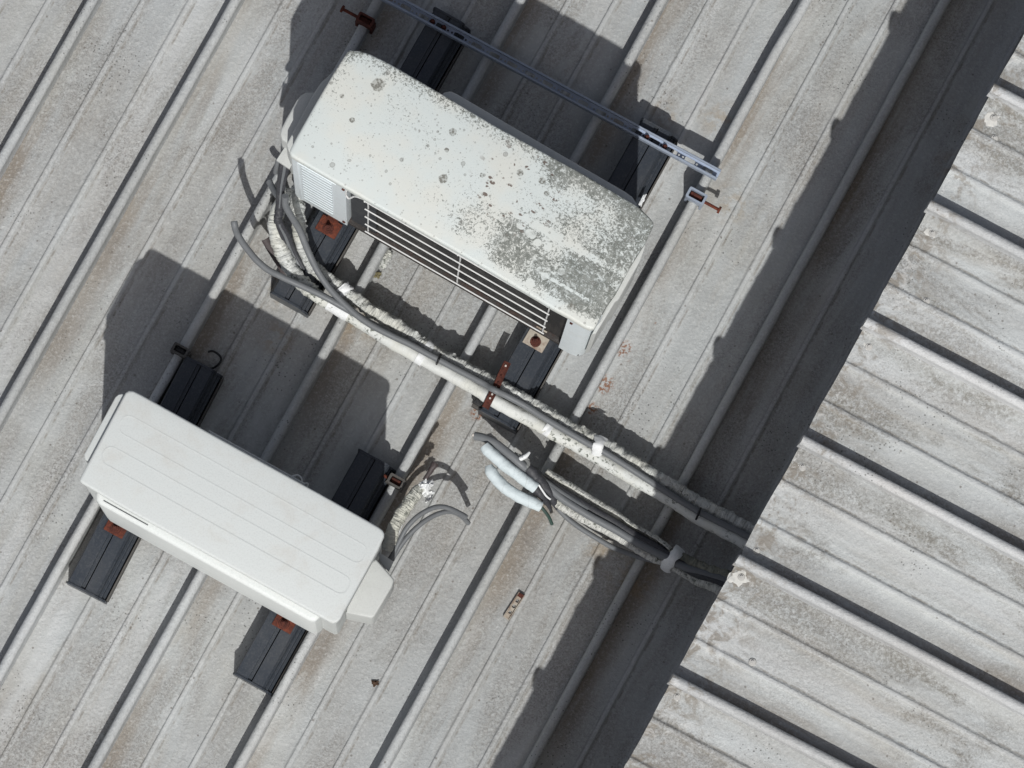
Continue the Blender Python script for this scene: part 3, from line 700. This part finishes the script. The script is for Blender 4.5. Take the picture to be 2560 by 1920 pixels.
for (bx_, by_) in ((1617, 343), (1662, 367), (1082, 53), (1110, 68)):
    q = P(bx_, by_, .10); v = q - Vector((mid.x, mid.y, 0)); lx = v.x * math.cos(rz) + v.y * math.sin(rz)
    bm = bmesh.new(); bmesh.ops.create_cone(bm, cap_ends=True, segments=6, radius1=.007, radius2=.007, depth=.007, matrix=Matrix.Translation((lx, 0, .0046)))
    bmesh.ops.create_cone(bm, cap_ends=True, segments=10, radius1=.0035, radius2=.0032, depth=.012, matrix=Matrix.Translation((lx, 0, .012)))
    link('bolt', bm_mesh(bm), M['darkrust'], st, ang=30)

# ---------------------------------------------------------------- seam clamps
def clamp(px, side, label, mat, size=(.044, .027), bolt=True, rot=0.0):
    q = P(*px, .085)
    u = q.dot(rn); v = q.dot(-rib_dir); k = round((u + 1.383) / PITCH); xr_ = -1.383 + k * PITCH
    w = rn * xr_ + (-rib_dir) * v
    root = empty('seam_clamp', (w.x, w.y, 0), A_LOW + rot, label=label, cat='clamp', group='clamps gripping the roof ribs')
    a, b = size
    me = plate(rrect(-a / 2, -b / 2, a / 2, b / 2, .004, 3), [rrect(-a / 2 + .006, -b / 2 + .005, a / 2 - .006, b / 2 - .005, .002, 2)], .034)
    link('clamp_frame', me, mat, root, loc=(0, 0, .082), smooth=False)
    for s in (-1, 1):
        link('jaw', box_mesh((.007, b * .9, .055), .0012), mat, root, loc=(s * (.0205), 0, .040))
    if bolt:
        bm = bmesh.new(); M1 = Matrix.Rotation(math.pi / 2, 4, 'Y')
        bmesh.ops.create_cone(bm, cap_ends=True, segments=12, radius1=.0042, radius2=.0042, depth=.070, matrix=Matrix.Translation((side * .030, 0, .075)) @ M1)
        bmesh.ops.create_cone(bm, cap_ends=True, segments=6, radius1=.0095, radius2=.0095, depth=.006, matrix=Matrix.Translation((side * .066, 0, .075)) @ M1)
        link('bolt', bm_mesh(bm), M['rust'], root, ang=30)
    link('pressure_nut', box_mesh((a - .016, b - .014, .014), .002), M['darkrust'] if bolt else M['black'], root, loc=(0, 0, .078))
    return root
clamp((1756, 500), 1, "sunlit pale grey rib clamp with a rusty bolt, beside the slotted strut's end", M['zinc'], (.050, .029))
clamp((924, 57), -1, 'shaded rib clamp with a rusty bolt at the top, behind the lichened condenser', M['darkrust'], (.044, .025))
clamp((463, 883), 1, 'dark rib clamp in shade at the head of the left channel', M['chan_side'], (.042, .025), False)
clamp((995, 1207), -1, 'dark rib clamp beside the torn pipe stub, bolt towards the channel', M['chan_side'], (.042, .027), True)

# ---------------------------------------------------------------- pipes and cables
def W(pts):
    """[(px, py, z[, r])] -> world points"""
    out = []
    for p in pts:
        q = P(p[0], p[1], p[2]); out.append((q.x, q.y, q.z) + ((p[3],) if len(p) > 3 else ()))
    return out
def run(name, pts, r, mat, label, cat, group=None, **k):
    me = tube_mesh(W(pts), r, **k)
    return tag(link(name, me, M[mat], ang=70), label, cat, group)

G1 = 'pipes and cables running from the lichened condenser to the roof edge'
run('insulated_pipe', [(718, 470, .16), (708, 500, .16), (694, 525, .16), (688, 545, .16), (687, 568, .155), (696, 601, .14), (711, 640, .12), (730, 677, .11), (753, 706, .10), (790, 737, .095), (834, 765, .092), (875, 789, .092), (916, 815, .092), (970, 849, .092), (1031, 884, .092), (1054, 897, .092), (1128, 937, .092), (1196, 976, .10), (1223, 994, .105), (1278, 1026, .10), (1312, 1043, .095), (1377, 1079, .095), (1445, 1115, .092), (1523, 1162, .09), (1587, 1199, .088), (1688, 1256, .088), (1738, 1291, .09), (1789, 1318, .10), (1865, 1358, .11), (2010, 1440, .13)],
    .0168, 'ins', 'lower white wrapped pipe of the thick bundle, smooth with lichen specks', 'pipe', G1, seg=16, n=420, wr=.09, freq=38, seed=1)
run('insulated_pipe', [(748, 468, .115), (742, 498, .12), (745, 530, .13), (748, 562, .125), (751, 600, .12), (756, 620, .11), (766, 643, .10), (784, 668, .095), (811, 690, .092), (831, 706, .092), (852, 722, .092), (902, 758, .09), (950, 788, .09), (997, 818, .09), (1038, 846, .09), (1067, 870, .09), (1101, 890, .09), (1142, 910, .092), (1210, 946, .097), (1278, 981, .10), (1312, 1001, .098), (1365, 1032, .095), (1418, 1065, .095), (1470, 1094, .094), (1520, 1118, .092), (1570, 1148, .09), (1637, 1189, .088), (1713, 1236, .088), (1764, 1268, .092), (1814, 1292, .10), (1875, 1326, .11), (2015, 1405, .13)],
    .0168, 'insw', 'upper crinkled white wrapped pipe of the thick bundle, torn in places', 'pipe', G1, seg=16, n=560, wr=.26, freq=75, seed=2)
run('cable', [(713, 490, .30), (714, 513, .27), (722, 530, .25), (731, 545, .23), (750, 577, .19), (761, 605, .17), (774, 636, .15), (793, 675, .14), (818, 713, .13), (845, 744, .125), (889, 785, .12), (929, 813, .12), (983, 841, .12), (1024, 860, .12), (1072, 886, .12), (1095, 898, .12), (1142, 923, .12), (1210, 959, .125), (1236, 975, .14), (1264, 988, .13), (1316, 1016, .12), (1368, 1049, .12), (1469, 1108, .118), (1508, 1128, .116), (1587, 1178, .114), (1650, 1219, .112), (1738, 1274, .112), (1814, 1313, .12), (1870, 1341, .13), (2005, 1420, .15)],
    .0085, 'cable', 'long grey cable lying along the top of the thick pipe bundle', 'cable', G1, seg=12, n=240)
run('cable', [(585, 553, .284), (587, 565, .28), (592, 582, .26), (606, 606, .235), (621, 626, .215), (641, 650, .19), (668, 673, .17), (696, 688, .155), (730, 704, .145), (777, 725, .135), (821, 747, .125), (858, 768, .118), (895, 789, .112), (935, 812, .11), (983, 835, .108), (1020, 855, .104), (1060, 877, .10), (1100, 897, .095)],
    .0083, 'cable', 'grey cable with a free cut end curving in from the left across a rib', 'cable', G1, seg=12, n=200)
run('cable', [(673, 453, .150), (679, 466, .155), (689, 483, .17), (700, 498, .19), (704, 515, .20), (703, 540, .19)], .008, 'cable', 'short grey cable end poking left out of the dark taped loom', 'cable', seg=12, n=60)
G2 = 'dark cables dropping from the lichened condenser'
for i, (dx, lab, m_) in enumerate(((0, 'nearest dark cable hanging under the white flap of the lichened condenser', 'cable_dark'), (8, 'middle dark cable hanging under the white flap of the lichened condenser', 'cable'), (15, 'dark cable hanging closest to the louvred panel of the lichened condenser', 'cable_dark'))):
    run('cable', [(712 + dx * .6, 375, .40), (703 + dx, 420, .36), (698 + dx * .7, 460, .30), (696 + dx * .5, 500, .25), (695 + dx * .4, 530, .22), (694 + dx * .5, 556, .20), (706 + dx, 590, .16), (722 + dx, 630, .12), (745 + dx, 672, .10)], .0062, m_, lab, 'cable', G2, seg=8, n=100)
run('cable_tail', [(696, 400, .36), (692, 415, .34), (689, 431, .31)], .0065, 'cable', 'two short cut cable tails beside the white flap', 'cable', seg=8, n=20)
run('taped_loom', [(700, 508, .235, .0095), (699, 520, .225, .0105), (697, 535, .215, .0105), (695, 548, .205, .0098), (694, 558, .20, .009)], .01, 'cable_dark', 'dark ridged tape binding the cables beside the louvred panel', 'tape', seg=12, n=60, wr=.22, freq=210, seed=4)
me = shell(tube_mesh(W([(663, 596, .12), (674, 616, .11), (690, 642, .10), (704, 664, .095), (715, 688, .09)]), .011, seg=8, n=40, arc=(.2, 2.9), flat=.7), .0012)
tag(link('split_sleeve', me, M['brown'], ang=60), 'brown split cable sleeve lying left of the white pipe', 'cable sleeve')
run('cable', [(675, 585, .07), (681, 620, .06), (693, 655, .06), (712, 684, .065), (731, 702, .07)], .003, 'wire', 'thin white wire beside the brown split sleeve', 'wire', seg=6, n=60)
run('foil_wrap', [(690, 540, .16), (688, 556, .158), (688, 568, .155), (696, 601, .14), (711, 640, .12), (730, 677, .11), (753, 706, .10), (784, 733, .096)], .0186, 'insw', 'crinkled silvery white wrap round the first bend of the lower pipe', 'pipe wrap', seg=18, n=160, wr=.22, freq=70, seed=51)
# white bands and ties round the thick bundle
def band(c, ang_, L, Wd, z, mat, label, name='tape_band', cat='tape', seed=1, h=.024, amt=.18, group=None):
    q = P(*c, z); return tag(link(name, crumple(q, (Wd / 2, L / 2, h), R(ang_), amt, sub=4, seed=seed), M[mat], ang=60), label, cat, group)
def sleeve(p0, p1, r, mat, label, seed=1, wr=.06, name='tape_band', cat='tape', group=None):
    return run(name, [p0, ((p0[0] + p1[0]) / 2, (p0[1] + p1[1]) / 2, (p0[2] + p1[2]) / 2), p1], r, mat, label, cat, group, seg=18, n=24, wr=wr, freq=70, seed=seed)
sleeve((822, 757, .092), (872, 788, .092), .0182, 'tape', 'clean white tape on the lower pipe near the channel end', 3)
sleeve((1044, 890, .092), (1060, 900, .092), .0184, 'tape', 'short white tape on the lower pipe left of the black tie', 4)
sleeve((1062, 865, .09), (1080, 879, .09), .0184, 'tape', 'white tape on the upper pipe left of the black tie', 5)
sleeve((853, 718, .093), (868, 736, .093), .0200, 'tape', 'crumpled white tape on the upper pipe where the cables cross', 6, .25)
sleeve((1362, 1067, .096), (1378, 1078, .096), .0192, 'tape', 'white tape wrapped round the lower pipe above the hooked stubs', 7, .12)
me = tube_mesh(W([(1484, 1148, .075), (1490, 1132, .112), (1497, 1112, .128), (1503, 1092, .11)]), .013, seg=12, n=40, wr=.3, freq=60, seed=8, flat=.35)
tag(link('tape_band', me, M['tape'], ang=60), 'bright white tape tied right across the thick bundle', 'tape')
def tie(c0, c1, z, label, bend=.02):
    q0 = P(*c0, z - .035); q3 = P(*c1, z - .035); m1 = P(c0[0] * .75 + c1[0] * .25, c0[1] * .75 + c1[1] * .25, z + .004); m2 = P(c0[0] * .25 + c1[0] * .75, c0[1] * .25 + c1[1] * .75, z + .004); mm = P((c0[0] + c1[0]) / 2, (c0[1] + c1[1]) / 2, z + bend)
    tag(link('cable_tie', tube_mesh([tuple(q0), tuple(m1), tuple(mm), tuple(m2), tuple(q3)], .0028, 8, 30, flat=.8), M['black'], ang=60), label, 'cable tie', 'black ties round the thick bundle')
tie((1088, 918), (1105, 880), .112, 'black cable tie round the thick bundle, above a sunlit rib end')
tie((1737, 1306), (1755, 1262), .112, 'black cable tie round the thick bundle in the shade of the upper roof')
# second bundle
G3 = 'pipes and cables of the lower bundle'
run('pipe_stub', [(1211, 1113, .15, .012), (1221, 1126, .15), (1255, 1156, .145), (1296, 1188, .14), (1320, 1206, .135), (1339, 1220, .13)], .0148, 'insblue', 'upper clean white wrapped pipe stub with a cut end, hooked end of the lower bundle', 'pipe', seg=16, n=90, wr=.1, freq=45, seed=11)
run('pipe_stub', [(1222, 1163, .12, .009), (1227, 1178, .12), (1241, 1198, .118), (1264, 1220, .115), (1296, 1240, .11), (1330, 1256, .105), (1352, 1267, .10, .0135)], .0150, 'insblue', 'lower clean white wrapped pipe stub curving above a rib', 'pipe', seg=16, n=100, wr=.1, freq=45, seed=12)
run('cable', [(1348, 1262, .09), (1362, 1278, .08), (1373, 1294, .06), (1380, 1311, .045)], .0042, 'green', 'dark green wire end sticking out of the lower white stub', 'wire', seg=8, n=30)
run('cable', [(1186, 1090, .135), (1207, 1094, .14), (1235, 1106, .145), (1262, 1126, .148), (1282, 1142, .15), (1305, 1162, .145), (1330, 1182, .13), (1357, 1203, .115), (1408, 1238, .105), (1468, 1276, .10)], .0105, 'cable', 'thick grey twin cable with bared ends arching over the white stubs', 'cable', G3, seg=12, n=100, flat=.8)
for dx, dy, lab in ((0, 0, 'left bared copper core at the end of the thick grey cable'), (5, 5, 'right bared copper core at the end of the thick grey cable')):
    q = [(1187 + dx, 1089 + dy, .137), (1181 + dx, 1086 + dy, .138)]
    me = shell(tube_mesh(W(q), .0042, seg=10, n=6, arc=(0, 6.2)), .001); tag(link('cable_core', me, M['copper'], ang=60), lab, 'cable core', 'bared cable cores')
tag(link('tape_knot', crumple(P(1310, 1160, .135), (.026, .013, .012), R(-52), .35, sub=4, seed=21), M['greytape'], ang=60), 'grey tape knot joining the cables above the white stubs', 'tape')
tag(link('tape_knot', crumple(P(1296, 1147, .14), (.018, .009, .010), R(-52), .3, sub=4, seed=22), M['greytape'], ang=60), 'small grey tape wrap up-left of the tape knot', 'tape')
run('tape_tip', [(1300, 1148, .15, .006), (1313, 1141, .155, .0062), (1322, 1133, .155, .0035), (1324, 1130, .155, .0025)], .006, 'tape', 'pointed white tape tip sticking up from the tape knot', 'tape', seg=8, n=30, wr=.2, freq=90, seed=9)
run('torn_sleeve', [(1318, 1168, .14, .012), (1335, 1184, .13, .014), (1354, 1206, .12, .013), (1374, 1232, .11, .010), (1386, 1256, .09, .008), (1391, 1274, .06, .002)], .01, 'cable_dark', 'black torn sleeve hanging to a point from the tape knot', 'cable sleeve', seg=12, n=70, wr=.25, freq=40, seed=13)
run('torn_sleeve', [(1328, 1215, .11, .009), (1345, 1228, .10, .012), (1358, 1243, .09, .010), (1370, 1260, .07, .007), (1377, 1278, .05, .002)], .01, 'cable_dark', 'shorter black torn sleeve between the two white stubs', 'cable sleeve', seg=12, n=60, wr=.2, freq=40, seed=14)
run('wire', [(1347, 1212, .135), (1356, 1226, .13), (1366, 1240, .125), (1376, 1248, .115)], .0026, 'tape', 'short bright white wire over the black torn sleeve', 'wire', seg=6, n=20)
me = shell(tube_mesh(W([(1362, 1184, .108), (1393, 1204, .105), (1428, 1224, .10), (1461, 1245, .098), (1500, 1269, .098), (1536, 1290, .098), (1576, 1320, .098), (1630, 1350, .10), (1671, 1380, .105)]), .0150, seg=12, n=160, wr=.12, freq=55, seed=15, arc=(1.95, 4.7)), .003)
tag(link('torn_insulation', me, M['insdirty'], ang=60), 'yellowed torn half shell of insulation along the top of the lower bundle', 'pipe insulation', G3)
run('cable', [(1325, 1180, .11), (1375, 1210, .10), (1441, 1251, .095), (1485, 1277, .095), (1536, 1306, .095), (1590, 1340, .10), (1644, 1371, .105), (1690, 1402, .11), (1741, 1433, .115), (1804, 1456, .12), (1930, 1520, .13)], .0118, 'cable_dark', 'thick black pipe inside the torn insulation of the lower bundle', 'pipe', G3, seg=12, n=160)
run('cable', [(1350, 1196, .112), (1379, 1224, .11), (1408, 1248, .108), (1468, 1286, .106), (1536, 1323, .105), (1576, 1347, .106), (1617, 1370, .11), (1664, 1394, .115), (1705, 1415, .118), (1760, 1434, .12), (1820, 1452, .125), (1925, 1500, .13)], .0098, 'cable', 'smooth greenish grey conduit in the middle of the lower bundle', 'conduit', G3, seg=12, n=160)
run('insulated_pipe', [(1384, 1246, .085, .005), (1400, 1262, .085), (1454, 1294, .082), (1510, 1322, .08), (1556, 1348, .08), (1590, 1370, .082), (1630, 1393, .085), (1667, 1408, .09), (1700, 1427, .095, .0105), (1733, 1443, .10, .0145), (1772, 1459, .105, .0165), (1800, 1472, .11, .017), (1925, 1535, .12, .017)], .0115, 'insdirty', 'chalky cracked white pipe wrap along the lower side of the lower bundle', 'pipe', G3, seg=14, n=260, wr=.16, freq=60, seed=16)
run('cable', [(1378, 1252, .05), (1393, 1268, .045), (1414, 1291, .04), (1440, 1312, .038), (1468, 1331, .037), (1522, 1363, .036), (1556, 1378, .045), (1603, 1394, .07), (1658, 1407, .085), (1690, 1418, .095), (1740, 1438, .10)], .0068, 'cable', 'slack grey cable bowing out below the lower bundle', 'cable', G3, seg=10, n=120)
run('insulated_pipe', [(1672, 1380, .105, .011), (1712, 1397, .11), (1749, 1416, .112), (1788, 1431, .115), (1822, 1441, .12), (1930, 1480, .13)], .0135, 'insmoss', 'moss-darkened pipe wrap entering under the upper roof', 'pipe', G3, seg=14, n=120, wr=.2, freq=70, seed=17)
me = tube_mesh(W([(1660, 1424, .08, .013), (1668, 1414, .11, .015), (1680, 1398, .135, .010), (1692, 1382, .128, .014), (1700, 1372, .10, .014)]), .0125, seg=12, n=40, wr=.25, freq=50, seed=18, flat=.3)
tag(link('tape_band', me, M['tape'], ang=60), 'white tape tied across the lower bundle in the shade', 'tape')

# cables and stub beside the clean condenser
run('pipe_stub', [(966, 1375, .16, .0145), (974, 1352, .165), (986, 1316, .165), (1004, 1284, .162), (1022, 1258, .158), (1040, 1234, .152), (1054, 1220, .15, .013)], .0158, 'foam', 'torn yellowed foam pipe stub rising from the clean condenser', 'pipe', seg=16, n=160, wr=.2, freq=60, seed=31)
tag(link('tape_scrap', crumple(P(1062, 1216, .155), (.017, .014, .012), .6, .55, sub=4, seed=32), M['tape'], ang=45), 'crumpled white tape on the tip of the torn pipe stub', 'tape')
tag(link('tape_scrap', crumple(P(1073, 1238, .13), (.013, .009, .008), 1.1, .6, sub=4, seed=33), M['tape'], ang=45), 'small white tape shred hanging below the tip of the torn stub', 'tape')
run('cable', [(1062, 1200, .155, .006), (1072, 1184, .16, .0058), (1082, 1168, .165, .0085), (1088, 1158, .165, .0095)], .007, 'brown', 'frayed dark brown cable end above the torn pipe stub', 'cable', seg=10, n=40, wr=.1, freq=90, seed=34)
run('cable', [(972, 1400, .14), (981, 1388, .15), (1000, 1350, .165), (1017, 1319, .175), (1044, 1291, .18), (1079, 1271, .175), (1105, 1267, .165), (1131, 1274, .15), (1157, 1287, .12), (1165, 1292, .11)], .0062, 'cable', 'upper of two grey cables arching right of the clean condenser', 'cable', 'arched cables right of the clean condenser', seg=10, n=100)
run('cable', [(980, 1400, .13), (990, 1382, .14), (1017, 1344, .15), (1052, 1310, .155), (1087, 1288, .15), (1119, 1279, .14), (1143, 1284, .12), (1160, 1296, .09), (1171, 1308, .07)], .0062, 'cable', 'lower of two grey cables arching right of the clean condenser', 'cable', 'arched cables right of the clean condenser', seg=10, n=100)
run('wire', [(985, 1366, .16), (995, 1335, .16), (1006, 1312, .155)], .0026, 'tape', 'thin white wire between the torn stub and the arched cables', 'wire', seg=6, n=20)
run('cable', [(520, 880, .03), (532, 878, .03), (546, 886, .03), (553, 898, .025), (545, 912, .02), (530, 921, .012), (515, 920, .008)], .0028, 'black', 'thin black wire loop lying at the head of the left channel', 'wire', seg=6, n=60)

# ---------------------------------------------------------------- small things
# rusty perforated strap arching over the bundle
pts = W([(1269, 905, .125), (1255, 934, .128), (1243, 962, .128), (1236, 976, .122), (1228, 990, .128), (1221, 1004, .126), (1213, 1020, .10)])
cen = [Vector(p) for p in spline(pts, 60)]
sp_ = empty('perforated_strap', (0, 0, 0), 0, label='rusty brown perforated strap bent over the thick bundle', cat='metal strap')
def strap_piece(a, b):
    bm = bmesh.new(); rows = []
    for i in range(a, b):
        t = (cen[min(i + 1, len(cen) - 1)] - cen[max(i - 1, 0)]).normalized(); s = t.cross(Vector((0, 0, 1))).normalized(); u = s.cross(t)
        rows.append([bm.verts.new(cen[i] + s * k + u * (.0 if abs(k) < .007 else .0015)) for k in (-.0082, -.006, 0, .006, .0082)])
    for i in range(len(rows) - 1):
        for k in range(4): bm.faces.new((rows[i][k], rows[i][k + 1], rows[i + 1][k + 1], rows[i + 1][k]))
    return shell(bm_mesh(bm), .0018)
link('strap_strip', strap_piece(0, len(cen)), M['darkrust'], sp_, ang=40)
for f, mt in ((.08, 'copper'), (.20, 'darkrust'), (.30, 'darkrust'), (.40, 'copper'), (.62, 'copper'), (.74, 'copper'), (.88, 'darkrust')):
    q = cen[int(f * (len(cen) - 1))]
    bm = bmesh.new(); bmesh.ops.create_cone(bm, cap_ends=True, segments=10, radius1=.0030, radius2=.0022, depth=.003, matrix=Matrix.Translation(q + Vector((0, 0, .002))))
    link('hole_disc', bm_mesh(bm), M[mt], sp_)  # small discs standing in for the holes of the strap
# dark block at the foot of the strap
q = P(1203, 1008, .06); bk = empty('rubber_block', (q.x, q.y, 0), R(-30), label='black block wedged at the lower end of the rusty strap', cat='block')
link('block_body', box_mesh((.036, .022, .075), .003, (0, 0, .0375)), M['black'], bk); link('block_lip', box_mesh((.052, .008, .03), .002, (.008, -.014, .05)), M['chan_side'], bk)
# small pressed bracket lying on the sheet
q0 = P(1305, 1484, .01); q1 = P(1265, 1546, .01); d = q1 - q0; L = d.length; m_ = (q0 + q1) / 2
br = empty('slotted_bracket', (m_.x, m_.y, 0), math.atan2(d.y, d.x), label='small loose cream slotted bracket lying alone on the lower roof', cat='bracket')
me = plate(rrect(-L / 2, -.0065, L / 2, .0065, .002, 2), [rrect(-.020, -.0035, -.011, .0035, .001, 1), rrect(-.004, -.004, .005, .004, .001, 1), rrect(.014, -.0035, .022, .0035, .001, 1)], .002)
link('bracket_plate', me, M['cream'], br, loc=(0, 0, .006), smooth=False)
for s in (-1, 1): link('bracket_side', box_mesh((L, .002, .012), .0004), M['cream'], br, loc=(0, s * .0078, .007), smooth=False)
link('bracket_end', box_mesh((.010, .013, .010), .001), M['darkrust'], br, loc=(-L / 2 + .006, 0, .008), smooth=False, label='rusty end of the bracket')
tag(link('dead_leaf', crumple(P(937, 1708, .004), (.0075, .006, .004), .4, .8, sub=3, seed=41), M['leafm'], ang=30), 'small curled dead leaf lying on the sheet below the clean condenser', 'leaf')
run('insulation_scrap', [(973, 628, .008, .008), (968, 642, .012, .0105), (961, 656, .012, .0105), (955, 670, .008, .006)], .01, 'insw', 'short scrap of crinkled white pipe wrap beside a rib under the wire guard', 'pipe insulation', seg=14, n=70, wr=.4, freq=90, seed=42)
tag(link('moss_clump', crumple(P(944, 687, .005), (.009, .007, .005), .4, .9, sub=3, seed=43), paint('dry_moss', c4(.14, .12, .06), c4(.3, .28, .2), .5, .9, .002, 200), ang=30), 'tiny brown moss clump at the foot of the rib below the insulation scrap', 'moss')
tag(link('paper_scrap', crumple(P(1606, 500, .10), (.004, .014, .003), R(-25), .5, sub=3, seed=44), M['tape'], ang=30), 'narrow white scrap on the channel edge behind the lichened condenser', 'scrap')
